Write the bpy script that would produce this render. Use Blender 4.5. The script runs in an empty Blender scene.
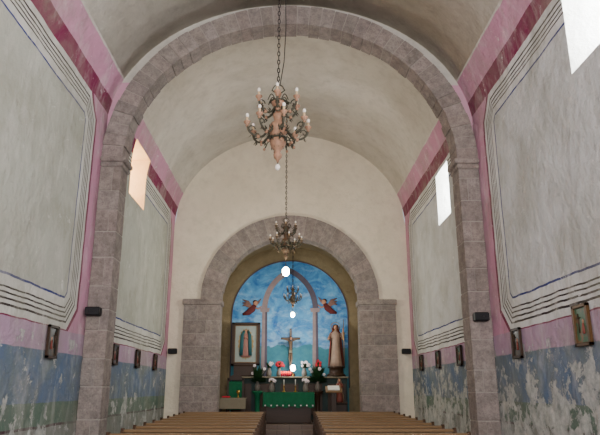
import bpy, math, random
from mathutils import Vector, Matrix
random.seed(7)
R = random.Random(11)
pi = math.pi
# ------------------------------------------------------------------ utils
def lin(c):
    o = []
    for v in c:
        v = v / 255.0
        o.append(v / 12.92 if v <= 0.04045 else ((v + 0.055) / 1.055) ** 2.4)
    return (o[0], o[1], o[2], 1.0)

class NT:
    def __init__(s, name):
        s.mat = bpy.data.materials.new(name); s.mat.use_nodes = True
        s.nt = s.mat.node_tree; s.b = s.nt.nodes["Principled BSDF"]
        s.b.inputs["Roughness"].default_value = 0.85
        s.b.inputs["Specular IOR Level"].default_value = 0.2
    def new(s, t, **k):
        n = s.nt.nodes.new(t)
        for a, v in k.items(): setattr(n, a, v)
        return n
    def link(s, a, b): s.nt.links.new(a, b)
    def setin(s, inp, v):
        if isinstance(v, bpy.types.NodeSocket): s.link(v, inp)
        else: inp.default_value = v
    def m(s, op, a, b=None, c=None, clamp=False):
        n = s.new("ShaderNodeMath", operation=op); n.use_clamp = clamp
        s.setin(n.inputs[0], a)
        if b is not None: s.setin(n.inputs[1], b)
        if c is not None: s.setin(n.inputs[2], c)
        return n.outputs[0]
    def mix(s, f, a, b, blend='MIX'):
        n = s.new("ShaderNodeMix", data_type='RGBA', blend_type=blend)
        s.setin(n.inputs[0], f); s.setin(n.inputs[6], a); s.setin(n.inputs[7], b)
        return n.outputs[2]
    def coord(s):
        n = s.new("ShaderNodeTexCoord"); return n.outputs["Object"]
    def noise(s, scale, detail=4, rough=0.55, vec=None, dist=0.0):
        n = s.new("ShaderNodeTexNoise")
        n.inputs["Scale"].default_value = scale; n.inputs["Detail"].default_value = detail
        n.inputs["Roughness"].default_value = rough; n.inputs["Distortion"].default_value = dist
        s.link(vec if vec is not None else s.coord(), n.inputs["Vector"])
        return n.outputs["Fac"]
    def ramp(s, fac, stops, interp='LINEAR'):
        n = s.new("ShaderNodeValToRGB"); cr = n.color_ramp; cr.interpolation = interp
        while len(cr.elements) < len(stops): cr.elements.new(0.5)
        for e, (p, c) in zip(cr.elements, stops):
            e.position = p; e.color = c
        s.setin(n.inputs[0], fac)
        return n.outputs[0]
    def xyz(s, vec=None):
        n = s.new("ShaderNodeSeparateXYZ"); s.link(vec if vec is not None else s.coord(), n.inputs[0])
        return n.outputs
    def bump(s, h, strength=0.3, dist=0.02):
        n = s.new("ShaderNodeBump"); n.inputs["Strength"].default_value = strength
        n.inputs["Distance"].default_value = dist
        s.link(h, n.inputs["Height"]); s.link(n.outputs[0], s.b.inputs["Normal"])
    def col(s, c): s.setin(s.b.inputs["Base Color"], c)

def g(v): return (v, v, v, 1)
def simple(name, c, rough=0.6, metal=0.0, var=0.15, scale=8, emit=None, es=0):
    n = NT(name); c = lin(c)
    d = tuple(x * (1 - var) for x in c[:3]) + (1,); l = tuple(min(1, x * (1 + var)) for x in c[:3]) + (1,)
    n.col(n.mix(n.noise(scale), d, l))
    n.b.inputs["Roughness"].default_value = rough; n.b.inputs["Metallic"].default_value = metal
    if emit:
        n.b.inputs["Emission Color"].default_value = lin(emit); n.b.inputs["Emission Strength"].default_value = es
    return n.mat

def plaster(name, base, stain, amt=1.0, pinkz=None):
    n = NT(name)
    a = n.noise(0.7, 6, 0.6, dist=0.6); b = n.noise(3.5, 6, 0.65)
    c0 = lin(base)
    if pinkz:
        z = n.xyz()[2]; c0 = n.mix(n.m('LESS_THAN', z, pinkz), lin(base), lin((196, 142, 166)))
    c = n.mix(n.ramp(a, [(0.35, g(0)), (0.7, g(amt * (0.3 if pinkz else 0.9)))]), c0, lin(stain))
    c = n.mix(n.ramp(b, [(0.48, g(0)), (0.75, g(0.45 * amt))]), c, lin([x * 0.84 for x in stain]))
    s = n.noise(2.4, 12, 0.75, dist=1.5)
    c = n.mix(n.ramp(s, [(0.64, g(0)), (0.68, g(0.6 * amt))]), c, lin([min(255, x * 1.12) for x in base]))
    n.col(c); n.bump(n.noise(2.2, 8, 0.65), 0.75, 0.1)
    return n.mat

# ------------------------------------------------------------------ materials
def wall_paint(name, right):
    n = NT(name)
    co = n.coord()
    nz = n.new("ShaderNodeTexNoise"); nz.inputs["Scale"].default_value = 1.6; nz.inputs["Detail"].default_value = 3
    n.link(co, nz.inputs["Vector"])
    wob = n.m('MULTIPLY', n.m('SUBTRACT', nz.outputs["Fac"], 0.5), 0.07)
    o = n.xyz(co); Y = n.m('ADD', o[1], wob); Z = n.m('ADD', o[2], wob)
    far = n.m('GREATER_THAN', o[1], 12.1)
    cy = n.m('MULTIPLY_ADD', far, 16.2 - 7.975, 7.975)
    hy = n.m('MULTIPLY_ADD', far, 3.35 - 3.375, 3.375)
    qx = n.m('SUBTRACT', n.m('ABSOLUTE', n.m('SUBTRACT', Y, cy)), hy)
    qz = n.m('SUBTRACT', n.m('ABSOLUTE', n.m('SUBTRACT', Z, 4.95)), 2.35)
    ch = n.m('MULTIPLY_ADD', n.m('ADD', qx, qz), 0.7071, 0.30)
    d = n.m('MAXIMUM', n.m('MAXIMUM', qx, qz), ch)
    e = n.m('MULTIPLY_ADD', d, -1.0, 0.2)      # 0.2 at outer edge
    pink = lin((196, 142, 166)); maroon = lin((122, 40, 76)); wh = lin((204, 204, 196)) if not right else lin((214, 216, 214))
    dark = lin((42, 30, 34)); blue = lin((26, 42, 116)); grey = lin((178, 180, 168)) if not right else lin((198, 201, 200))
    stops = [(0.0, pink), (0.12, maroon), (0.20, wh), (0.315, dark), (0.35, wh), (0.405, dark), (0.435, wh),
             (0.485, dark), (0.515, wh), (0.565, dark), (0.59, wh), (0.735, blue), (0.77, grey)]
    pan = n.ramp(e, stops, 'CONSTANT')
    lowz = n.new("ShaderNodeMapping"); lowz.inputs["Scale"].default_value = (2.2, 2.2, 0.9); n.link(co, lowz.inputs[0])
    a = n.noise(0.8, 8, 0.65, co, 0.6)
    zz = n.m('MULTIPLY', Z, 0.1)
    low = n.ramp(zz, [(0.0, lin((132, 134, 128))), (0.095, lin((74, 48, 56))), (0.101, lin((88, 112, 98))),
                      (0.135, lin((92, 112, 138))), (0.217, lin((174, 146, 168)))], 'CONSTANT')
    c = n.mix(n.m('LESS_THAN', Z, 2.58), pan, low)
    up = n.ramp(zz, [(0.0, maroon), (0.765, pink), (0.815, lin((200, 196, 186)))], 'CONSTANT')
    c = n.mix(n.m('GREATER_THAN', Z, 7.32), c, up)
    c = n.mix(n.ramp(a, [(0.42, g(0)), (0.66, g(0.5))]), c, lin((142, 141, 124)))
    st = n.noise(1.3, 6, 0.65, lowz.outputs[0], .5)
    c = n.mix(n.ramp(st, [(0.5, g(0)), (0.7, g(0.3))]), c, lin((222, 221, 214)))
    st2 = n.noise(2.2, 8, 0.72, lowz.outputs[0], 0.5)
    c = n.mix(n.ramp(st2, [(0.54, g(0)), (0.7, g(0.3))]), c, lin((118, 114, 100)))
    sc = n.noise(2.6, 14, 0.8, co, 0.8)
    c = n.mix(n.ramp(sc, [(0.60, g(0)), (0.635, g(0.65))]), c, lin((228, 228, 222)))
    # grey-green damp staining, then flaked patches on the dado
    damp = n.noise(1.1, 8, .7, co, .3)
    inlow = n.m('LESS_THAN', o[2], 2.2)
    c = n.mix(n.m('MULTIPLY', n.ramp(damp, [(.45, g(0)), (.6, g(.55))]), inlow), c, lin((112, 122, 112)))
    pe = n.noise(2.0, 15, 0.7, co, 0.15)
    h = n.m('MULTIPLY', n.m('SUBTRACT', 2.5 if right else 1.5, o[2]), 0.085, clamp=True)
    pe2 = n.m('ADD', pe, h)
    mask = n.m('MULTIPLY', n.ramp(pe2, [(0.575, g(0)), (0.60, g(0.85))]), n.m('LESS_THAN', o[2], 2.45))
    pc = n.mix(n.ramp(n.noise(5, 8, .75, co), [(.35, g(0)), (.65, g(1))]), lin((140, 146, 142)), lin((210, 209, 202)))
    c = n.mix(mask, c, pc)
    n.col(c)
    n.bump(n.m('ADD', n.noise(1.8, 8, 0.65, co), n.m('MULTIPLY', mask, -0.10)), 0.8, 0.12)
    return n.mat

M = {}
M['wl'] = wall_paint("painted_plaster_left", False)
M['wr'] = wall_paint("painted_plaster_right", True)
M['vault'] = plaster("vault_plaster", (204, 199, 188), (182, 176, 162))
M['spandrel'] = plaster("spandrel_plaster", (188, 184, 174), (168, 162, 150), 1.0, 8.1)
M['end'] = plaster("end_plaster", (222, 211, 190), (202, 190, 168), 0.7)
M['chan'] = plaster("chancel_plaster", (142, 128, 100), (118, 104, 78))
M['reveal'] = plaster("reveal_plaster", (235, 235, 230), (225, 223, 215), 0.5)
M['reveal_w'] = plaster("reveal_plaster_warm", (238, 200, 152), (226, 184, 134), 0.5)
def stone():
    n = NT("cantera_stone")
    at = n.new("ShaderNodeVertexColor"); at.layer_name = "Col"
    a = n.noise(6, 8, 0.7); b = n.noise(30, 4, 0.6)
    c = n.mix(n.ramp(a, [(0.3, g(0)), (0.7, g(1))]), lin((112, 103, 99)), lin((158, 147, 140)))
    c = n.mix(0.85, c, at.outputs[0], 'MULTIPLY')
    c = n.mix(n.ramp(b, [(0.5, g(0)), (0.75, g(0.6))]), c, lin((86, 78, 75)))
    n.col(c); n.bump(n.noise(14, 8, 0.7), 0.9, 0.05); return n.mat
M['stone'] = stone()
M['mortar'] = simple("mortar", (152, 144, 136), 0.9)
def floor():
    n = NT("floor_tile"); br = n.new("ShaderNodeTexBrick"); n.link(n.coord(), br.inputs[0])
    br.offset = 0; br.inputs["Scale"].default_value = 1.0; br.inputs["Brick Width"].default_value = .4; br.inputs["Row Height"].default_value = .4
    br.inputs["Mortar Size"].default_value = .008
    br.inputs["Color1"].default_value = lin((112, 96, 86)); br.inputs["Color2"].default_value = lin((98, 84, 76)); br.inputs["Mortar"].default_value = lin((64, 58, 54))
    n.col(br.outputs[0]); n.b.inputs["Roughness"].default_value = .45; return n.mat
M['floor'] = floor()
def wood(name, c1, c2, rough=.45):
    n = NT(name); mp = n.new("ShaderNodeMapping"); mp.inputs["Scale"].default_value = (1.2, 14, 14); n.link(n.coord(), mp.inputs[0])
    n.col(n.mix(n.noise(2, 6, .6, mp.outputs[0]), lin(c1), lin(c2))); n.b.inputs["Roughness"].default_value = rough; return n.mat
M['pew'] = wood("pew_wood", (48, 34, 24), (78, 56, 38))
M['pewtop'] = wood("pew_rail_wood", (100, 78, 54), (136, 110, 80), .4)
M['dwood'] = wood("dark_wood", (38, 26, 20), (62, 44, 30))
M['turned'] = simple("turned_wood", (156, 120, 96), .5, 0, .45, 14)
M['turned2'] = simple("turned_wood_dark", (92, 74, 58), .5, 0, .4, 14)
M['iron'] = simple("wrought_iron", (70, 68, 56), .5, .2, .45, 20)
M['chain'] = simple("chain_iron", (44, 40, 38), .6, .3)
M['candle'] = simple("candle_sleeve", (190, 165, 128), .5)
M['bulb'] = simple("clear_bulb", (235, 230, 220), .2, 0, .02)
M['lit'] = simple("lit_bulb", (255, 255, 240), .3, 0, .01, 3, (250, 255, 228), 60)
M['glow_red'] = simple("votive_flame", (255, 60, 30), .3, 0, .1, 3, (255, 60, 30), 5)
M['glow_w'] = simple("altar_lamp_glass", (255, 255, 250), .3, 0, .01, 3, (235, 245, 255), 25)
M['pane'] = simple("window_daylight", (255, 255, 255), .3, 0, .01, 3, (248, 252, 255), 42)
M['panew'] = simple("window_daylight_warm", (255, 240, 220), .3, 0, .01, 3, (255, 232, 196), 18)
M['black'] = simple("speaker_plastic", (20, 20, 22), .5)
M['grille'] = simple("speaker_grille", (34, 34, 36), .7, 0, .4, 120)
M['gilt'] = simple("gilt_frame", (84, 60, 36), .4, .4, .3, 20)
M['green'] = simple("green_cloth", (16, 88, 58), .8, 0, .35, 10)
M['white'] = simple("white_cloth", (205, 205, 198), .8)
M['ledge'] = simple("ledge_cloth", (120, 112, 94), .8)
M['leaf'] = simple("leaves", (26, 56, 28), .6, 0, .4, 12)
M['petalw'] = simple("white_petals", (226, 214, 216), .6)
M['petalr'] = simple("red_petals", (186, 26, 50), .6, 0, .3, 30)
M['skin'] = simple("painted_skin", (172, 124, 98), .5)
M['hair'] = simple("painted_hair", (44, 30, 24), .6)
M['robe'] = simple("cream_robe", (146, 124, 108), .6, 0, .35, 6)
M['mantle'] = simple("rose_mantle", (116, 62, 54), .6, 0, .3, 6)
M['rosep'] = simple("pale_rose_robe", (142, 100, 92), .6, 0, .3, 6)
M['teal'] = simple("teal_mantle", (38, 82, 86), .6, 0, .25, 6)
M['brass'] = simple("brass", (170, 130, 60), .3, .8)
M['tan'] = simple("painted_column", (140, 124, 124), .8, 0, .3, 6)
M['tan2'] = simple("painted_column_shade", (86, 80, 92), .8, 0, .3, 6)
M['angelw'] = simple("angel_wing_paint", (120, 92, 84), .8)
M['angelb'] = simple("angel_body_paint", (92, 42, 42), .8)
M['paper'] = simple("canvas_backdrop", (140, 150, 144), .7, 0, .2, 5)
M['ray'] = simple("gold_rays", (148, 124, 86), .6, 0, .3, 16)
M['vase'] = simple("ceramic_vase", (110, 104, 96), .3)
M['door'] = wood("door_wood", (74, 48, 30), (110, 74, 48))
M['plinth'] = simple("dark_green_panel", (36, 50, 48), .6)
def mural():
    n = NT("mural_sky"); co = n.coord(); o = n.xyz(co)
    c = n.mix(n.ramp(n.noise(1.6, 7, .65, co, 1.0), [(.3, g(0)), (.7, g(1))]), lin((24, 84, 154)), lin((104, 172, 214)))
    mp = n.new("ShaderNodeMapping"); mp.inputs["Scale"].default_value = (1.2, 1, 2.2); n.link(co, mp.inputs[0])
    cl = n.noise(1.9, 9, .68, mp.outputs[0], 1.0)
    k = n.m('ADD', cl, n.m('MULTIPLY', n.m('SUBTRACT', 3.9, o[2]), .05))
    c = n.mix(n.ramp(k, [(.45, g(0)), (.72, g(.65))]), c, lin((170, 204, 226)))
    hill = n.m('ADD', 2.7, n.m('MULTIPLY', n.noise(1.2, 4, .5, co), .9))
    c = n.mix(n.m('LESS_THAN', o[2], hill), c, n.mix(n.noise(4, 5, .6, co), lin((30, 92, 122)), lin((86, 146, 152))))
    n.col(c); return n.mat
M['mural'] = mural()
def pic(name, top, mid, fig):
    n = NT(name); c = n.mix(n.noise(7, 5, .7), lin(top), lin(mid)); c = n.mix(n.ramp(n.noise(11, 3, .5), [(.52, g(0)), (.6, g(.8))]), c, lin(fig))
    n.col(c); n.b.inputs["Roughness"].default_value = .3; return n.mat
M['picL'] = pic("station_print", (22, 30, 34), (52, 50, 36), (84, 70, 52))
M['picR'] = pic("station_print_green", (36, 76, 60), (80, 110, 80), (120, 84, 60))

# ------------------------------------------------------------------ builder
class B:
    def __init__(s, name):
        s.name = name; s.v = []; s.f = []; s.mi = []; s.c = []; s.sm = []; s.mats = []; s.T = Matrix.Identity(4)
    def mat(s, k):
        m = M[k]
        if m not in s.mats: s.mats.append(m)
        return s.mats.index(m)
    def add(s, vs, fs, k, smooth=False, col=1.0):
        o = len(s.v); i = s.mat(k)
        s.v += [tuple(s.T @ Vector(p)) for p in vs]
        for f in fs:
            s.f.append([a + o for a in f]); s.mi.append(i); s.c.append(col); s.sm.append(smooth)
    def box(s, c, size, k, col=1.0, rot=None, bev=0.0):
        x, y, z = [a / 2 for a in size]
        if bev > 0:
            b = min(bev, x * .9, y * .9, z * .9)
            vs = []
            for zz, ins in ((-z, b), (-z + b, 0), (z - b, 0), (z, b)):
                X, Yy = x - ins, y - ins
                vs += [(-X + 0, -Yy, zz), (X, -Yy, zz), (X, Yy, zz), (-X, Yy, zz)]
            fs = [(3, 2, 1, 0), (12, 13, 14, 15)]
            for r in range(3):
                for i in range(4):
                    j = (i + 1) % 4; fs.append((r * 4 + i, r * 4 + j, r * 4 + 4 + j, r * 4 + 4 + i))
        else:
            vs = [(-x, -y, -z), (x, -y, -z), (x, y, -z), (-x, y, -z), (-x, -y, z), (x, -y, z), (x, y, z), (-x, y, z)]
            fs = [(0, 3, 2, 1), (4, 5, 6, 7), (0, 1, 5, 4), (1, 2, 6, 5), (2, 3, 7, 6), (3, 0, 4, 7)]
        if rot is not None: vs = [tuple(rot @ Vector(p)) for p in vs]
        vs = [(p[0] + c[0], p[1] + c[1], p[2] + c[2]) for p in vs]
        s.add(vs, fs, k, False, col)
    def lathe(s, c, prof, k, n=16, mod=None):
        vs = []; fs = []
        for (r, z) in prof:
            for i in range(n):
                a = 2 * pi * i / n; rr = r * (mod(a, z) if mod else 1)
                vs.append((c[0] + rr * math.cos(a), c[1] + rr * math.sin(a), c[2] + z))
        for j in range(len(prof) - 1):
            for i in range(n):
                q = (i + 1) % n; fs.append((j * n + i, j * n + q, (j + 1) * n + q, (j + 1) * n + i))
        fs.append(tuple(range(n))[::-1]); fs.append(tuple((len(prof) - 1) * n + i for i in range(n)))
        s.add(vs, fs, k, True)
    def ball(s, c, r, k, sc=(1, 1, 1), n=10):
        vs = []; fs = []; m = n // 2 + 1
        for j in range(m + 1):
            t = pi * j / m
            for i in range(n):
                a = 2 * pi * i / n
                vs.append((c[0] + r * sc[0] * math.sin(t) * math.cos(a), c[1] + r * sc[1] * math.sin(t) * math.sin(a), c[2] + r * sc[2] * math.cos(t)))
        for j in range(m):
            for i in range(n):
                q = (i + 1) % n; fs.append((j * n + i, (j + 1) * n + i, (j + 1) * n + q, j * n + q))
        s.add(vs, fs, k, True)
    def tube(s, pts, rad, k, n=6, closed=False):
        P = [Vector(p) for p in pts]; L = len(P); vs = []; fs = []
        rr = rad if isinstance(rad, (list, tuple)) else [rad] * L
        up = Vector((0, 0, 1)); prev = None
        for i in range(L):
            if closed: t = P[(i + 1) % L] - P[i - 1]
            else: t = P[min(i + 1, L - 1)] - P[max(i - 1, 0)]
            t.normalize()
            if prev is None:
                a = up.cross(t)
                if a.length < .05: a = Vector((1, 0, 0)).cross(t)
            else: a = prev - t * prev.dot(t)
            a.normalize(); prev = a; b = t.cross(a)
            for j in range(n):
                q = 2 * pi * j / n; vs.append(tuple(P[i] + (a * math.cos(q) + b * math.sin(q)) * rr[i]))
        for i in range(L if closed else L - 1):
            i2 = (i + 1) % L
            for j in range(n):
                q = (j + 1) % n; fs.append((i * n + j, i * n + q, i2 * n + q, i2 * n + j))
        if not closed: fs.append(tuple(range(n))[::-1]); fs.append(tuple((L - 1) * n + j for j in range(n)))
        s.add(vs, fs, k, True)
    def prism(s, poly, axis, a0, a1, k, col=1.0):
        n = len(poly); vs = []
        for a in (a0, a1):
            for p in poly: vs.append((p[0], a, p[1]) if axis == 'y' else (a, p[0], p[1]))
        fs = [tuple(range(n)), tuple(range(n, 2 * n))[::-1]]
        for i in range(n):
            j = (i + 1) % n; fs.append((i, n + i, n + j, j))
        s.add(vs, fs, k, False, col)
    def done(s, loc=(0, 0, 0), parent=None, fixn=True):
        me = bpy.data.meshes.new(s.name); me.from_pydata(s.v, [], s.f)
        for m in s.mats: me.materials.append(m)
        at = me.color_attributes.new("Col", 'FLOAT_COLOR', 'CORNER')
        for p, mi, c, sm in zip(me.polygons, s.mi, s.c, s.sm):
            p.material_index = mi; p.use_smooth = sm
            cc = (c, c, c, 1) if not isinstance(c, tuple) else c
            for l in p.loop_indices: at.data[l].color = cc
        me.update()
        if fixn:
            import bmesh
            bm = bmesh.new(); bm.from_mesh(me); bmesh.ops.recalc_face_normals(bm, faces=bm.faces); bm.to_mesh(me); bm.free()
        ob = bpy.data.objects.new(s.name, me); bpy.context.scene.collection.objects.link(ob)
        ob.location = loc
        if parent: ob.parent = parent
        return ob

# ------------------------------------------------------------------ dimensions
W = 4.0; SPR = 7.0; Y0 = -4.0; YE = 20.1; YA0 = 11.9; YA1 = 12.4
RN, RF = 3.12, 3.4
def rise(y): return RN if y < 12.15 else RF
def vx(z, y=20):
    return W if z <= SPR else W * math.sqrt(max(0, 1 - ((z - SPR) / rise(y)) ** 2))
def vz(x, y=20): return SPR + rise(y) * math.sqrt(max(0, 1 - (x / W) ** 2))
ZT = 8.2

def nave_wall(name, sx, mat, wins, rmats):
    zs = sorted(set([0, 1, 2, 3, 4, 5, 5.5] + [round(SPR + i * .1, 3) for i in range(13)] + [w[2] for w in wins] + [w[3] for w in wins]))
    ys = sorted(set([Y0, 0, 3, 9, 11, 12.14, 12.16, 13, 17, 19, YE + .02] + [w[0] for w in wins] + [w[1] for w in wins]))
    b = B(name); vs = []; idx = {}
    for i, y in enumerate(ys):
        for j, z in enumerate(zs):
            idx[i, j] = len(vs); vs.append((sx * vx(z, y), y, z))
    fs = []
    for i in range(len(ys) - 1):
        for j in range(len(zs) - 1):
            ym = (ys[i] + ys[i + 1]) / 2; zm = (zs[j] + zs[j + 1]) / 2
            if any(w[0] < ym < w[1] and w[2] < zm < w[3] for w in wins): continue
            fs.append((idx[i, j], idx[i + 1, j], idx[i + 1, j + 1], idx[i, j + 1]))
    b.add(vs, fs, mat)
    for w, rm in zip(wins, rmats):
        y0, y1, z0, z1 = w; D = W + .55; k = .12
        zz = [z for z in zs if z0 <= z <= z1]
        oy0, oy1, oz0, oz1 = y0 + k, y1 - k, z0 + .25, z1 - .05
        f = lambda z: oz0 + (z - z0) / (z1 - z0) * (oz1 - oz0)
        for ya, yo in ((y0, oy0), (y1, oy1)):
            for a, c in zip(zz[:-1], zz[1:]):
                b.add([(sx * vx(a, ya), ya, a), (sx * D, yo, f(a)), (sx * D, yo, f(c)), (sx * vx(c, ya), ya, c)], [(0, 1, 2, 3)], rm)
        for z, zo in ((z0, oz0), (z1, oz1)):
            b.add([(sx * vx(z, y0), y0, z), (sx * vx(z, y1), y1, z), (sx * D, oy1, zo), (sx * D, oy0, zo)], [(0, 1, 2, 3)], rm)
    return b.done(fixn=False)
winsL = [(14.2, 15.75, 6.25, 7.7)]
winsR = [(14.3, 15.55, 5.8, 7.2), (6.2, 7.6, 5.9, 7.6)]
nave_wall("wall_left", -1, 'wl', winsL, ['reveal_w'])
nave_wall("wall_right", 1, 'wr', winsR, ['reveal', 'reveal'])
wn = 0
for sx, ws, mk in ((-1, winsL, 'panew'), (1, winsR, 'pane')):
    for (y0, y1, z0, z1) in ws:
        wn += 1; b = B("window_%d" % wn); X = sx * (W + .54)
        b.add([(X, y0 + .1, z0 + .2), (X, y1 - .1, z0 + .2), (X, y1 - .1, z1), (X, y0 + .1, z1)], [(0, 1, 2, 3)], mk)
        b.box((X - sx * .02, (y0 + y1) / 2, (z0 + z1) / 2 + .1), (.03, .03, z1 - z0 - .25), 'iron')
        b.box((X - sx * .02, (y0 + y1) / 2, (z0 + z1) / 2 + .1), (.03, y1 - y0 - .25, .03), 'iron')
        b.done()
b = B("ceiling"); N = 40; vs = []
ST = (Y0, 4, 8, 12.14, 12.16, 16, YE + .02)
for y in ST:
    rs = rise(y); a0 = math.asin((ZT - SPR) / rs)
    for i in range(N + 1):
        a = a0 + (pi - 2 * a0) * i / N; vs.append((W * math.cos(a), y, SPR + rs * math.sin(a)))
fs = []
for j in range(len(ST) - 1):
    for i in range(N): fs.append((j * (N + 1) + i, j * (N + 1) + i + 1, (j + 1) * (N + 1) + i + 1, (j + 1) * (N + 1) + i))
b.add(vs, fs, 'vault', True); b.done(fixn=False)
b = B("floor"); b.box((0, 10, -.1), (8.4, 29, .2), 'floor'); b.done()

b = B("wall_entrance"); n = 40
for i in range(n):
    x0 = -W + 2 * W * i / n; x1 = x0 + 2 * W / n
    b.add([(x0, Y0, 0), (x1, Y0, 0), (x1, Y0, vz(x1)), (x0, Y0, vz(x0))], [(0, 1, 2, 3)], 'end')
b.done(fixn=False)
b = B("door_1")
for sx in (-1, 1):
    b.box((sx * .62, Y0 + .07, 1.55), (1.2, .1, 3.1), 'door', bev=.01)
    for z in (.55, 1.5, 2.5): b.box((sx * .62, Y0 + .13, z), (.9, .04, .75), 'dwood', bev=.015)
    b.ball((sx * .1, Y0 + .2, 1.3), .04, 'brass')
b.done()

# ------------------------------------------------------------------ stone arches
def stonecol():
    v = R.uniform(.82, 1.1); return (v * R.uniform(.98, 1.04), v, v * R.uniform(.95, 1.0), 1)
def ring(b, cx, zs, ai, bi, ao, bo, y0, y1, n, gap=.07):
    for i in range(n):
        t0 = pi * (i + gap / 2) / n; t1 = pi * (i + 1 - gap / 2) / n
        dep = R.uniform(-.018, .018); poly = []
        for k in range(4):
            t = t0 + (t1 - t0) * k / 3; poly.append((cx + (ao) * math.cos(t), zs + (bo) * math.sin(t)))
        for k in range(4):
            t = t1 + (t0 - t1) * k / 3; poly.append((cx + (ai + dep) * math.cos(t), zs + (bi + dep) * math.sin(t)))
        b.prism(poly, 'y', y0 + dep, y1, 'stone', stonecol())
    m = 48
    for i in range(m):
        t0 = pi * i / m; t1 = pi * (i + 1) / m; q = .02
        b.prism([(cx + (ao - .01) * math.cos(t0), zs + (bo - .01) * math.sin(t0)), (cx + (ao - .01) * math.cos(t1), zs + (bo - .01) * math.sin(t1)),
                 (cx + (ai + q) * math.cos(t1), zs + (bi + q) * math.sin(t1)), (cx + (ai + q) * math.cos(t0), zs + (bi + q) * math.sin(t0))], 'y', y0 + .02, y1 - .01, 'mortar')
def pier(b, x0, x1, y0, y1, zt, course, cols=1):
    b.box(((x0 + x1) / 2, (y0 + y1) / 2, zt / 2), (x1 - x0 - .03, y1 - y0 - .03, zt), 'mortar')
    z = 0; r = 0
    while z < zt - .05:
        h = min(course * R.uniform(.8, 1.2), zt - z)
        if zt - z - h < .15: h = zt - z
        if cols == 1:
            cuts = [x0, x1] if r % 2 == 0 else [x0, x0 + (x1 - x0) * (.6 if x0 < 0 else .4), x1]
        else:
            f = .38 if r % 2 else .62; cuts = [x0, x0 + (x1 - x0) * f, x1]
        for a, c in zip(cuts[:-1], cuts[1:]):
            j = R.uniform(-.012, .012)
            b.box(((a + c) / 2, (y0 + y1) / 2 + j, z + h / 2), (c - a - .014, y1 - y0 + .0, h - .016), 'stone', stonecol(), bev=.01)
        z += h; r += 1
AS = 6.3
b = B("stone_nave_arch")
ring(b, 0, AS, 3.55, 3.25, 4.0, 3.72, YA0, YA1, 43)
for sx in (-1, 1):
    xa, xb = sorted((sx * 3.55, sx * 3.995)); pier(b, xa, xb, YA0, YA1, AS - .22, .5)
    b.box((sx * 3.76, (YA0 + YA1) / 2, AS - .17), (.46, YA1 - YA0 + .06, .12), 'stone', stonecol(), bev=.02)
    b.box((sx * 3.735, (YA0 + YA1) / 2, AS - .06), (.52, YA1 - YA0 + .12, .11), 'stone', stonecol(), bev=.02)
b.done()
b = B("wall_arch_spandrel"); n = 64
def oz(x): return AS + 3.68 * math.sqrt(max(0, 1 - (x / 3.99) ** 2))
for i in range(n):
    x0 = -3.98 + 7.96 * i / n; x1 = x0 + 7.96 / n
    p = [(x0, oz(x0)), (x1, oz(x1)), (x1, max(vz(x1), oz(x1) + .01)), (x0, max(vz(x0), oz(x0) + .01))]
    b.prism(p, 'y', YA0 + .12, YA1 - .06, 'spandrel')
b.done()
CI, CO = 2.3, 2.98; CS = 4.45
b = B("wall_chancel_arch"); n = 80
def cz(x): return CS + 2.5 * math.sqrt(max(0, 1 - (x / 2.6) ** 2)) if abs(x) < 2.6 else 0
for i in range(n):
    x0 = -4.0 + 8.0 * i / n; x1 = x0 + 8.0 / n
    inside = abs((x0 + x1) / 2) < 2.6
    z0 = cz(x0) if inside else 0; z1 = cz(x1) if inside else 0
    if inside and z0 == 0: z0 = CS
    if inside and z1 == 0: z1 = CS
    b.add([(x0, YE, z0), (x1, YE, z1), (x1, YE, vz(x1) + .02), (x0, YE, vz(x0) + .02)], [(0, 1, 2, 3)], 'end')
b.done(fixn=False)
b = B("stone_chancel_arch")
ring(b, 0, CS, CI, 2.12, CO, 2.9, YE - .12, YE + .5, 25, .045)
for sx in (-1, 1):
    xa, xb = sorted((sx * CI, sx * 3.52)); pier(b, xa, xb, YE - .14, YE + .5, CS - .2, .42, 2)
    b.box((sx * 2.91, YE + .18, CS - .1), (1.30, .72, .2), 'stone', stonecol(), bev=.03)
b.done()
CW = 2.75; CB = 24.0
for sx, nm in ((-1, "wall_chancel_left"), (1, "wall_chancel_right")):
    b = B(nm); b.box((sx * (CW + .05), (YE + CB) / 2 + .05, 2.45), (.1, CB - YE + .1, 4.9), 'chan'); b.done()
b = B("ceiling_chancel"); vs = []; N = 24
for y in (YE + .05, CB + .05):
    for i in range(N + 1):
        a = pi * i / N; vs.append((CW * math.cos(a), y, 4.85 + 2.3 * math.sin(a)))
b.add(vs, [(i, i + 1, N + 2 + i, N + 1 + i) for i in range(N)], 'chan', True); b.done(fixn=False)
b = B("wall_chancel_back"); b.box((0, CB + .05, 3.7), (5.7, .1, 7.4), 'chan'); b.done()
b = B("sky_mural")
poly = [(-2.28, .46), (2.28, .46)] + [(2.28 * math.cos(pi * i / 32), 4.35 + 2.2 * math.sin(pi * i / 32)) for i in range(33)]
b.prism(poly, 'y', CB - .03, CB - .001, 'mural')
b.tube([(2.3, CB - .03, 1.6)] + [(2.3 * math.cos(pi * i / 32), CB - .03, 4.35 + 2.22 * math.sin(pi * i / 32)) for i in range(33)] + [(-2.3, CB - .03, 1.6)], .025, 'tan2')
for sx in (-1, 1):
    x = sx * 1.0
    b.prism([(x - .12, 2.1), (x + .12, 2.1), (x + .1, 4.5), (x - .1, 4.5)], 'y', CB - .045, CB - .03, 'tan')
    b.prism([(x + .02, 2.1), (x + .12, 2.1), (x + .1, 4.5), (x + .02, 4.5)], 'y', CB - .05, CB - .045, 'tan2')
    b.prism([(x - .17, 4.5), (x + .17, 4.5), (x + .2, 4.66), (x - .2, 4.66)], 'y', CB - .05, CB - .03, 'tan')
    b.prism([(x - .17, 1.95), (x + .17, 1.95), (x + .14, 2.12), (x - .14, 2.12)], 'y', CB - .05, CB - .03, 'tan2')
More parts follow.
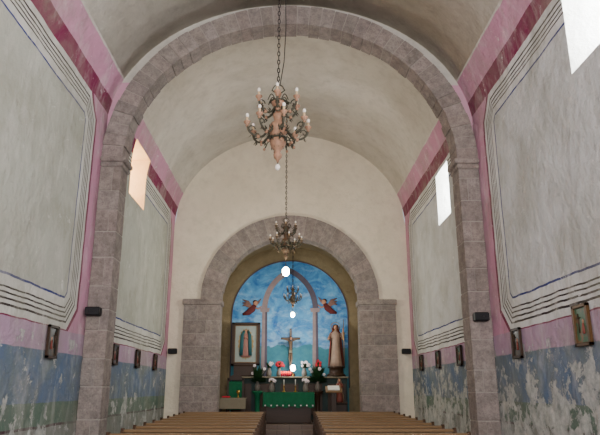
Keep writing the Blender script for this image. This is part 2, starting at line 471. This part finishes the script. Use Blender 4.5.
for sx in (-1, 1):
    pr = None
    for i in range(13):
        t = i / 12; a = t * 1.13
        cxx = sx * (-.8); r0, r1 = 1.70, 1.92
        o = (cxx + sx * r1 * math.cos(a), 4.62 + .95 * r1 * math.sin(a)); q = (cxx + sx * r0 * math.cos(a), 4.62 + .95 * r0 * math.sin(a))
        if pr: b.prism([pr[0], o, q, pr[1]], 'y', CB - .045, CB - .03, 'tan2' if sx > 0 else 'tan')
        pr = (o, q)
b.done()
for x, z, sx in ((-1.5, 4.62, 1), (1.48, 4.68, -1)):
    b = B("painted_angel"); b.T = Matrix.Diagonal((1.1, .22, 1.1, 1)); y = 0
    b.ball((sx * .12, y, .2), .09, 'skin', (1, .9, 1.1)); b.ball((sx * .10, y + .03, .25), .09, 'hair', (1, .9, .8))
    b.tube([(sx * .1, y, .14), (0, y, 0), (-sx * .15, y, -.14), (-sx * .34, y, -.2)], [.06, .12, .1, .04], 'angelb', 8)
    b.tube([(sx * .06, y, .06), (sx * .22, y, .0), (sx * .34, y, .1)], [.04, .03, .02], 'skin')
    for q in (0, 1, 2):
        b.tube([(-.02 * sx, y, .05), (-sx * (.16 + .05 * q), y, .25 - .05 * q), (-sx * (.36), y, .34 - .12 * q)], [.05, .06, .015], 'angelw', 6)
    b.tube([(sx * .05, y, .08), (sx * .22, y, .24), (sx * .32, y, .38)], [.04, .05, .012], 'angelw', 6)
    b.done((x, CB - .065, z))

b = B("sanctuary_platform")
b.box((0, 22.3, .225), (5.3, 3.3, .45), 'floor', bev=.01)
b.box((0, 20.9 - .45, .15), (4.4, .5, .3), 'floor', bev=.01)
b.box((0, 20.9 - .85, .075), (4.4, .4, .15), 'floor', bev=.01)
b.done()
b = B("retable_ledge")
b.box((0, 23.55, 1.2), (4.3, .7, 1.5), 'plinth', bev=.02)
b.box((0, 23.5, 1.98), (4.4, .82, .06), 'ledge', bev=.02)
for x in (-1.75, -.88, 0, .88, 1.75): b.box((x, 23.18, 1.2), (.66, .04, 1.1), 'dwood', bev=.02)
b.done()
b = B("altar_table")
b.box((-.03, 21.6, .93), (1.5, .6, .95), 'dwood', bev=.02)
b.box((-.03, 21.6, 1.43), (1.75, .8, .05), 'white', bev=.01)
n = 28; vs = []; fs = []
for i in range(n + 1):
    x = -.9 + 1.74 * i / n; wv = .02 * math.sin(i * 1.9)
    vs += [(x, 21.19, 1.462), (x, 21.165 + wv, .98 + .03 * math.sin(i * .9))]
for i in range(n): fs.append((2 * i, 2 * i + 1, 2 * i + 3, 2 * i + 2))
b.add(vs, fs, 'green', True)
b.add([(-.9, 21.19, 1.463), (.84, 21.19, 1.463), (.84, 22.0, 1.463), (-.9, 22.0, 1.463)], [(0, 1, 2, 3)], 'green')
for sx, x in ((-1, -.9), (1, .84)):
    b.add([(x, 21.19, 1.462), (x, 22.0, 1.462), (x + sx * .02, 22.0, 1.0), (x + sx * .02, 21.17, 1.0)], [(0, 1, 2, 3)], 'green')
for i in range(9):
    b.ball((-.82 + i * .2, 21.13, 1.03), .03, 'petalw', n=6)
b.done(fixn=False)

# ------------------------------------------------------------------ figures
def robed(b, h, robe, mantle, arms='pray', crown=True):
    s = h / 1.7
    fold = lambda a, z: 1 + .06 * math.sin(a * 9) * max(0, 1.2 - z / s) / 1.2
    b.lathe((0, 0, 0), [(.27 * s, 0), (.25 * s, .2 * s), (.2 * s, .6 * s), (.17 * s, .95 * s), (.19 * s, 1.2 * s), (.2 * s, 1.34 * s), (.12 * s, 1.42 * s), (.06 * s, 1.46 * s), (.055 * s, 1.5 * s)], robe, 24, fold)
    n = 20; vs = []; fs = []
    lv = [(.33, .03), (.3, .5), (.25, 1.0), (.25, 1.3), (.16, 1.47), (.14, 1.6), (.1, 1.72)]
    for r, z in lv:
        for i in range(n + 1):
            a = -.45 + (pi + .9) * i / n; rr = r * s * (1 + .05 * math.sin(i * 2.1))
            vs.append((rr * math.cos(a), rr * .8 * math.sin(a), z * s))
    for j in range(len(lv) - 1):
        for i in range(n): fs.append((j * (n + 1) + i, j * (n + 1) + i + 1, (j + 1) * (n + 1) + i + 1, (j + 1) * (n + 1) + i))
    b.add(vs, fs, mantle, True)
    b.ball((0, -.01, 1.6 * s), .1 * s, 'skin', (.82, .9, 1.15), 14)
    b.ball((0, .03 * s, 1.63 * s), .11 * s, 'hair', (.88, .85, 1.05), 12)
    b.ball((0, -.105 * s, 1.59 * s), .016 * s, 'skin', (1, 1, 1.6), 6)
    for sx in (-1, 1): b.ball((sx * .033 * s, -.087 * s, 1.615 * s), .011 * s, 'hair', n=6)
    b.ball((0, -.09 * s, 1.55 * s), .018 * s, 'mantle', (1.2, .5, .4), 6)
    for sx in (-1, 1):
        if arms == 'pray':
            p = [(sx * .18, 0, 1.36), (sx * .24, -.04, 1.12), (sx * .1, -.22, 1.16), (sx * .02, -.26, 1.26)]
        else:
            p = [(sx * .18, 0, 1.36), (sx * .3, -.04, 1.14), (sx * .3, -.22, 1.12 + (.25 if sx > 0 else 0)), (sx * .3, -.26, 1.16 + (.35 if sx > 0 else 0))]
        p = [(x * s, y * s, z * s) for x, y, z in p]
        b.tube(p[:3], [.065 * s, .06 * s, .07 * s], robe, 8)
        b.tube(p[2:], [.03 * s, .025 * s], 'skin', 6)
        q = p[3]
        for k in range(4):
            b.tube([q, (q[0] + (k - 1.5) * .008 * s, q[1] - .01, q[2] + .075 * s)], [.01 * s, .006 * s], 'skin', 5)
        b.tube([q, (q[0] - sx * .03 * s, q[1], q[2] + .04 * s)], [.01 * s, .007 * s], 'skin', 5)
    if crown:
        b.lathe((0, .01, 1.7 * s), [(.085 * s, 0), (.09 * s, .03 * s), (.1 * s, .1 * s)], 'brass', 12)
b = B("saint_statue")
b.lathe((0, 0, -.36), [(.36, 0), (.36, .06), (.28, .1), (.26, .28), (.33, .32), (.33, .36)], 'dwood', 16)
robed(b, 1.55, 'robe', 'mantle', 'out', False)
b.tube([(.29, -.26, -.0), (.29, -.27, 1.75)], .012, 'brass', 6)
hp = [(.17 * math.cos(2 * pi * i / 20), .1, 1.5 + .17 * math.sin(2 * pi * i / 20)) for i in range(20)]
b.tube(hp, .012, 'brass', 5, True)
b.done((1.76, 23.42, 2.38))
b = B("small_statue")
b.box((0, 0, .3), (.45, .4, .6), 'dwood', bev=.02); b.box((0, 0, .63), (.52, .46, .06), 'dwood', bev=.02)
b.T = Matrix.Translation((0, 0, .66)); robed(b, .8, 'mantle', 'robe', 'pray', False); b.done((1.8, 22.5, .45))
b = B("framed_lady_painting")
w, h = 1.08, 1.62
b.box((0, .03, h / 2), (w - .1, .04, h - .1), 'paper')
for sx in (-1, 1): b.box((sx * (w / 2 - .05), 0, h / 2), (.1, .09, h), 'dwood', bev=.02)
for z in (.05, h - .05): b.box((0, 0, z), (w, .09, .1), 'dwood', bev=.02)
for sx in (-1, 1): b.box((sx * (w / 2 - .12), -.005, h / 2), (.03, .06, h - .2), 'gilt')
for z in (.12, h - .12): b.box((0, -.005, z), (w - .22, .06, .03), 'gilt')
n = 36; pts = []
for i in range(n):
    a = 2 * pi * i / n; r = 1 if i % 2 else .86; pts.append((.31 * r * math.cos(a), h / 2 + .6 * r * math.sin(a)))
b.prism(pts, 'y', -.002, .01, 'ray')
b.T = Matrix.Translation((0, .0, h / 2 - .5)) @ Matrix.Diagonal((.72, .1, .66, 1)); robed(b, 1.55, 'rosep', 'teal', 'pray', False)
# teal cloak edges falling in front of the robe
for sx in (-1, 1): b.tube([(sx * .1, -.12, 1.5), (sx * .2, -.2, 1.25), (sx * .22, -.22, .7), (sx * .24, -.22, .1)], [.06, .09, .1, .09], 'teal', 8)
b.T = Matrix.Identity(4)
b.box((0, .03, -.19), (w * .8, .2, .40), 'dwood', bev=.03)
b.done((-1.68, 23.4, 2.41))
b = B("altar_crucifix")
b.box((0, 0, .06), (.36, .26, .12), 'dwood', bev=.02); b.box((0, 0, .95), (.09, .06, 1.7), 'dwood', bev=.01); b.box((0, 0, 1.42), (.75, .06, .09), 'dwood', bev=.01)
b.tube([(0, -.06, 1.3), (0.01, -.08, 1.1), (0, -.07, .95)], [.075, .06, .065], 'turned2', 10)
b.ball((.02, -.09, 1.42), .055, 'skin', (.85, .9, 1.15)); b.ball((.02, -.075, 1.45), .055, 'hair', (.9, .9, 1))
b.lathe((0, -.07, .88), [(.06, 0), (.075, .06), (.06, .12)], 'ledge', 10)
for sx in (-1, 1):
    b.tube([(sx * .05, -.06, 1.32), (sx * .18, -.05, 1.37), (sx * .33, -.04, 1.43)], [.032, .026, .018], 'turned2')
    b.tube([(sx * .03, -.07, .92), (sx * .05, -.1, .68), (sx * .012, -.06, .42), (sx * .012, -.09, .35)], [.042, .034, .022, .02], 'turned2')
b.done((.03, 23.5, 2.01))

def plant(name, loc, h, r, petals, nleaf=60, nfl=14, seed=1):
    rr = random.Random(seed); b = B(name)
    b.lathe((0, 0, 0), [(.07, 0), (.1, .08), (.09, .2), (.05, .28), (.08, .32)], 'vase', 14)
    for i in range(nleaf):
        a = rr.uniform(0, 2 * pi); e = rr.uniform(.1, 1.35); L = r * rr.uniform(.6, 1.1) if e < .9 else h * rr.uniform(.5, 1)
        d = Vector((math.cos(a) * math.cos(e), math.sin(a) * math.cos(e), math.sin(e)))
        p0 = Vector((0, 0, .3)); p1 = p0 + d * L * .55; p2 = p0 + d * L + Vector((0, 0, -.12 * L))
        s = d.cross(Vector((0, 0, 1))); s.normalize(); s *= .05 * rr.uniform(.7, 1.5)
        b.add([tuple(p0), tuple(p1 + s), tuple(p2), tuple(p1 - s)], [(0, 1, 2, 3)], 'leaf')
    for i in range(nfl):
        a = rr.uniform(0, 2 * pi); e = rr.uniform(.4, 1.4); d = Vector((math.cos(a) * math.cos(e) * r, math.sin(a) * math.cos(e) * r, math.sin(e) * h * .85))
        c = Vector((0, 0, .3)) + d * rr.uniform(.7, 1)
        for k in range(5):
            q = 2 * pi * k / 5; b.ball((c.x + .03 * math.cos(q), c.y, c.z + .03 * math.sin(q)), .028, petals, n=6)
        b.ball(tuple(c), .02, 'ray', n=6)
    b.done(loc)
plant("flower_arrangement", (-1.15, 22.4, 1.5), .75, .38, 'petalw', 130, 4, 1)
plant("flower_arrangement", (1.0, 22.4, 1.5), .8, .44, 'petalw', 140, 5, 2)
plant("flower_arrangement", (-.4, 23.38, 2.01), .3, .2, 'petalr', 30, 18, 3)
plant("flower_arrangement", (.55, 23.4, 2.01), .32, .22, 'petalw', 40, 10, 4)
plant("flower_arrangement", (-.78, 23.4, 2.01), .32, .16, 'petalw', 40, 5, 8)
plant("flower_arrangement", (1.1, 23.4, 2.01), .34, .2, 'petalr', 50, 5, 9)
plant("flower_arrangement", (-.62, 21.5, 1.465), .16, .14, 'petalw', 20, 8, 6)
plant("flower_arrangement", (.55, 21.5, 1.465), .16, .14, 'petalw', 20, 8, 7)
for x in (-1.15, 1.0):
    b = B("flower_pedestal"); b.lathe((0, 0, 0), [(.22, 0), (.22, .06), (.1, .12), (.08, .5), (.1, .9), (.2, 1.0), (.2, 1.05)], 'green' if x < 0 else 'dwood', 16); b.done((x, 22.4, .45))
b = B("votive_candles")
for i in range(5):
    x = -.2 + i * .08; b.lathe((x, 0, 0), [(.03, 0), (.035, .12)], 'petalr', 10); b.ball((x, 0, .15), .03, 'glow_red', (1, 1, 1.5), 8)
b.done((-.1, 23.14, 2.01))
b = B("altar_lamp"); b.lathe((0, 0, 0), [(.07, 0), (.02, .03), (.02, .2), (.06, .24)], 'brass', 12); b.ball((0, 0, .31), .1, 'glow_w', (1, 1, 1.3), n=12); b.done((.12, 23.18, 2.01))
for x in (-.2, .2, .62):
    b = B("altar_candlestick"); b.lathe((0, 0, 0), [(.06, 0), (.06, .02), (.015, .05), (.02, .12), (.015, .2), (.035, .22)], 'brass', 12)
    b.lathe((0, 0, .22), [(.014, 0), (.014, .2)], 'white', 8); b.done((x, 21.75, 1.465))
b = B("side_table")
b.box((0, 0, .78), (.9, .5, .05), 'dwood', bev=.01)
for sx in (-1, 1):
    for sy in (-1, 1): b.box((sx * .4, sy * .2, .38), (.06, .06, .76), 'dwood')
b.box((0, 0, .815), (.96, .56, .02), 'ledge'); b.box((0, -.285, .65), (.96, .012, .34), 'ledge')
b.lathe((.2, 0, .83), [(.05, 0), (.02, .04), (.02, .12), (.06, .16), (.055, .24)], 'brass', 12)
b.box((-.2, 0, .86), (.26, .2, .05), 'petalr', bev=.01); b.done((-1.95, 21.3, .45))
b = B("presider_chair")
b.box((0, 0, .45), (.55, .5, .08), 'green', bev=.03)
for sx in (-1, 1):
    for sy in (-1, 1): b.box((sx * .25, sy * .22, .22), (.06, .06, .44), 'dwood')
    b.box((sx * .27, 0, .7), (.06, .5, .05), 'dwood', bev=.01); b.box((sx * .27, -.2, .57), (.05, .05, .25), 'dwood')
    b.box((sx * .27, .24, .75), (.07, .06, 1.5), 'dwood', bev=.01)
b.box((0, .24, 1.0), (.48, .05, .75), 'green', bev=.02)
b.prism([(-.3, 1.42), (.3, 1.42), (.2, 1.56), (0, 1.64), (-.2, 1.56)], 'y', .21, .27, 'dwood'); b.done((-1.95, 22.3, .45))
b = B("wooden_lectern")
b.box((0, 0, .03), (.5, .4, .06), 'dwood', bev=.01); b.box((0, 0, .55), (.16, .14, 1.0), 'dwood', bev=.01)
b.box((0, 0, 1.1), (.55, .42, .05), 'pewtop', rot=Matrix.Rotation(.45, 3, 'X'), bev=.01)
b.box((0, -.02, 1.15), (.4, .3, .03), 'white', rot=Matrix.Rotation(.45, 3, 'X')); b.done((1.5, 21.3, .45))

# ------------------------------------------------------------------ chandeliers
def link_chain(b, p0, p1, r=.012, L=.085):
    p0 = Vector(p0); p1 = Vector(p1); D = p1 - p0; n = max(2, int(D.length / L)); u = D.normalized()
    s1 = u.cross(Vector((0, 1, 0))).normalized(); s2 = u.cross(s1).normalized()
    for i in range(n):
        c = p0 + D * (i + .5) / n; s = s1 if i % 2 else s2
        b.tube([tuple(c + u * (L * .62 * math.cos(2 * pi * k / 8)) + s * (.022 * math.sin(2 * pi * k / 8))) for k in range(8)], r * .75, 'chain', 4, True)
def chandelier(loc, s, ztop, lit=False, seed=1, loose=True, wd='turned'):
    rr = random.Random(seed); b = B("candelabra_chandelier"); b.T = Matrix.Scale(s, 4)
    prof = [(.015, .62), (.04, .6), (.055, .55), (.035, .5), (.04, .46), (.1, .42), (.12, .37), (.08, .31), (.045, .27), (.05, .2), (.09, .16),
            (.075, .10), (.06, .04), (.11, 0), (.15, -.07), (.16, -.15), (.13, -.22), (.08, -.27), (.12, -.31), (.135, -.37), (.11, -.44), (.06, -.5),
            (.04, -.54), (.075, -.58), (.065, -.63), (.025, -.68), (.012, -.72)]
    b.lathe((0, 0, 0), prof, wd, 18, lambda a, z: 1 + .05 * math.cos(a * 9))
    b.lathe((0, 0, .4), [(.1, -.01), (.15, 0), (.1, .02)], 'iron', 16); b.lathe((0, 0, -.28), [(.1, -.01), (.16, 0), (.1, .02)], 'iron', 16)
    def smooth(P):
        Q = []; V = [Vector(p) for p in P]; V = [V[0]] + V + [V[-1]]
        for i in range(1, len(V) - 2):
            for k in range(4):
                t = k / 4; Q.append(.5 * ((2 * V[i]) + (-V[i - 1] + V[i + 1]) * t + (2 * V[i - 1] - 5 * V[i] + 4 * V[i + 1] - V[i + 2]) * t * t + (-V[i - 1] + 3 * V[i] - 3 * V[i + 1] + V[i + 2]) * t ** 3))
        Q.append(V[-1]); return Q
    def arm(a, pts, re, ze, nl):
        ca, sa = math.cos(a), math.sin(a)
        Q = smooth([(r * ca, r * sa, z) for r, z in pts])
        b.tube([tuple(q) for q in Q], .019, 'iron', 6)
        x, y = re * ca, re * sa
        b.lathe((x, y, ze - .03), [(.012, -.05), (.03, -.03), (.02, -.01), (.05, .02), (.062, .05), (.03, .055)], wd, 10)
        b.lathe((x, y, ze + .02), [(.02, 0), (.02, .08)], 'candle', 8)
        b.ball((x, y, ze + .135), .03, 'bulb', (1, 1, 1.35), 8)
        w = Vector((-sa, ca, 0))
        for q in range(nl):
            c = Q[int((q + .8) / (nl + .6) * (len(Q) - 1))]; dz = (.08 if q % 2 else -.08)
            for sd in (-1, 1):
                b.add([tuple(c), tuple(c + w * .04 * sd + Vector((0, 0, dz * .5))), tuple(c + w * .025 * sd + Vector((ca * .05, sa * .05, dz))), tuple(c + Vector((0, 0, dz * .4)))], [(0, 1, 2, 3)], 'iron')
        c = Q[len(Q) // 2]; b.ball(tuple(c), .034, wd, n=8)
        cc = Q[len(Q) * 2 // 3]
        b.tube([(cc.x - ca * .07 * math.cos(k * .75) * (1 - k * .09) , cc.y - sa * .07 * math.cos(k * .75) * (1 - k * .09), cc.z + .08 + .07 * math.sin(k * .75) * (1 - k * .09)) for k in range(9)], .011, 'iron', 5)
    for i in range(8):
        a = 2 * pi * i / 8 + .2
        arm(a, [(.06, -.25), (.16, -.16), (.27, -.27), (.40, -.26), (.50, -.18), (.53, -.08)], .53, -.04, 6)
        b.tube([((.07 + .2 * t + .02) * math.cos(a), (.07 + .2 * t + .02) * math.sin(a), -.46 + .12 * math.sin(t * 4) + .12 * t) for t in [k / 6 for k in range(7)]], .012, 'iron', 5)
        b.ball((.28 * math.cos(a), .28 * math.sin(a), -.42), .026, wd, n=6)
    for i in range(6):
        a = 2 * pi * i / 6 + .5
        arm(a, [(.06, .3), (.12, .2), (.2, .16), (.28, .18), (.35, .28), (.37, .36)], .37, .40, 5)
        b.tube([((.06 + .14 * t) * math.cos(a), (.06 + .14 * t) * math.sin(a), .42 + .1 * math.sin(t * 3.4)) for t in [k / 6 for k in range(7)]], .01, 'iron', 5)
    for i in range(4):
        a = 2 * pi * i / 4; b.tube([(.03 * math.cos(a), .03 * math.sin(a), .56), (.11 * math.cos(a), .11 * math.sin(a), .62), (.07 * math.cos(a), .07 * math.sin(a), .7), (0, 0, .74)], .012, 'iron', 5)
    if lit:
        b.tube([(0, 0, -.7), (0, 0, -.95)], .01, 'iron'); b.lathe((0, 0, -1.0), [(.03, 0), (.035, .06), (.02, .09)], 'vase', 10)
        b.ball((0, 0, -1.1), .12, 'lit', (1, 1, 1.3), 14)
    else:
        b.tube([(0, 0, -.7), (0, 0, -.76)], .012, 'iron'); b.ball((0, 0, -.8), .045, 'bulb', (1, 1, 1.3), 10)
    b.T = Matrix.Identity(4)
    zt = ztop - loc[2]
    link_chain(b, (0, 0, .72 * s), (0, 0, zt))
    if loose: b.tube([(.03, 0, .72 * s), (.1, .02, 1.0 * s + .2), (.13, .05, 1.5 * s + .4), (.12, .05, zt * .7), (.03, 0, zt)], .009, 'chain', 5)
    b.lathe((0, 0, zt - .05), [(.03, 0), (.09, .03), (.1, .06)], 'iron', 14)
    b.done(loc)
chandelier((-.23, 9.9, 6.17), 1.05, vz(.23, 9), False, 1)
chandelier((-.13, 17.5, 5.9), .9, vz(.15), True, 2, False, 'turned2')
chandelier((.1, 22.0, 4.85), .62, 7.15, True, 3, False, 'turned2')

# ------------------------------------------------------------------ pews
def pew(y, x0, x1):
    b = B("wooden_pew"); cx = (x0 + x1) / 2; w = x1 - x0
    rot = Matrix.Rotation(math.radians(9), 3, 'X')
    b.box((cx, -.02, .66), (w - .1, .025, .36), 'pew', rot=rot)
    b.box((cx, -.055, .88), (w - .06, .09, .05), 'pewtop', rot=rot, bev=.015)
    b.box((cx, .02, .5), (w - .06, .04, .07), 'pew', rot=rot, bev=.008)
    for k in range(1, 4): b.box((x0 + w * k / 4, -.035, .68), (.06, .035, .36), 'pew', rot=rot)
    b.box((cx, .24, .43), (w - .06, .4, .035), 'pewtop', bev=.01)
    b.box((cx, .3, .36), (w - .1, .03, .1), 'pew')
    b.box((cx, -.34, .16), (w - .2, .16, .04), 'pew', bev=.01)
    for x in (x0, x1 - .05):
        prof = [(-.4, 0), (.46, 0), (.46, .08), (.42, .12), (.43, .4), (.46, .58), (.40, .64), (.2, .62), (.08, .68), (.0, .88), (-.04, .93), (-.1, .93), (-.13, .86), (-.12, .7), (-.1, .25), (-.4, .2)]
        b.prism(prof, 'x', x, x + .05, 'pew')
    b.done((0, y, 0))
yy = 8.2
while yy < 19.2:
    t = (yy - 10) / 9; xin = .52 + .2 * max(0, t); xo = 2.88 + .3 * max(0, t)
    pew(yy, -xo, -xin); pew(yy + .02, xin, xo); yy += .98

def frame(sx, y, z, w, h, fm, pm, tilt=.0):
    b = B("framed_station_picture")
    b.box((0, 0, 0), (.02, w - .04, h - .04), pm)
    for s in (-1, 1):
        b.box((-sx * .012, s * (w / 2 - .025), 0), (.045, .05, h), fm, bev=.008)
        b.box((-sx * .012, 0, s * (h / 2 - .025)), (.045, w, .05), fm, bev=.008)
    b.ball((-sx * .012, -.04, .05), .025, 'skin', (.2, 1, 1.2), 8); b.tube([(-sx * .008, -.04, .02), (-sx * .008, -.05, -.12)], [.02, .03], 'mantle', 6)
    b.tube([(-sx * .012, .08, .16), (-sx * .012, .08, -.1)], .01, 'dwood', 4); b.tube([(-sx * .012, .02, .1), (-sx * .012, .14, .1)], .01, 'dwood', 4)
    b.done((sx * (W - .035), y, z))
frame(-1, 10.25, 2.34, .42, .54, 'dwood', 'picL'); frame(1, 10.6, 2.35, .42, .52, 'dwood', 'picL'); frame(1, 8.15, 2.42, .44, .56, 'gilt', 'picR')
frame(-1, 6.2, 2.4, .42, .5, 'dwood', 'picL')
for y in (14.0, 16.1, 18.2): frame(-1, y, 2.33, .4, .46, 'dwood', 'picL'); frame(1, y + .3, 2.33, .4, .46, 'dwood', 'picR')
def speaker(x, y, z):
    b = B("loudspeaker"); b.box((0, 0, 0), (.28, .16, .17), 'black', bev=.02); b.box((0, -.083, 0), (.24, .01, .13), 'grille', bev=.003)
    b.box((0, .09, 0), (.05, .06, .05), 'iron'); b.lathe((.0, -.092, 0), [(.045, 0), (.03, .004)], 'black', 12)
    b.done((x, y, z))
speaker(-3.82, YA0 - .13, 3.03); speaker(3.74, YA0 - .13, 2.94); speaker(-3.8, YE - .14, 2.75); speaker(3.8, YE - .14, 2.75)
# ------------------------------------------------------------------ light
def area(name, loc, rot, sx, sy, e, c):
    l = bpy.data.lights.new(name, 'AREA'); l.shape = 'RECTANGLE'; l.size = sx; l.size_y = sy; l.energy = e; l.color = c
    o = bpy.data.objects.new(name, l); o.location = loc; o.rotation_euler = rot; bpy.context.scene.collection.objects.link(o)
area("rear_fill_light", (0, -3.6, 4.2), (math.radians(112), 0, 0), 6.5, 5.2, 2600, (.97, .985, 1))  # added fill lamp behind the camera, tilted up at the vault; no window there
def point(name, loc, e, c, r=.12):
    l = bpy.data.lights.new(name, 'POINT'); l.energy = e; l.color = c; l.shadow_soft_size = r
    o = bpy.data.objects.new(name, l); o.location = loc; bpy.context.scene.collection.objects.link(o)
point("nave_bulb_light", (-.15, 17.4, 4.6), 180, (1, .93, .80))
point("chancel_bulb_light", (.1, 21.95, 3.95), 150, (1, .96, .88))
point("altar_lamp_light", (.12, 22.95, 2.45), 14, (1, .97, .95))
w = bpy.data.worlds.new("sky"); bpy.context.scene.world = w; w.use_nodes = True
bg = w.node_tree.nodes["Background"]; bg.inputs[0].default_value = (.8, .88, 1, 1); bg.inputs[1].default_value = 1.0
# ------------------------------------------------------------------ camera
cam = bpy.data.cameras.new("camera"); cam.lens = 36; cam.sensor_width = 36; cam.clip_end = 200
co = bpy.data.objects.new("camera", cam); co.location = (0, 0, 1.6)
co.rotation_euler = (math.radians(90 + 15.86), 0, math.radians(-.95))
bpy.context.scene.collection.objects.link(co); bpy.context.scene.camera = co
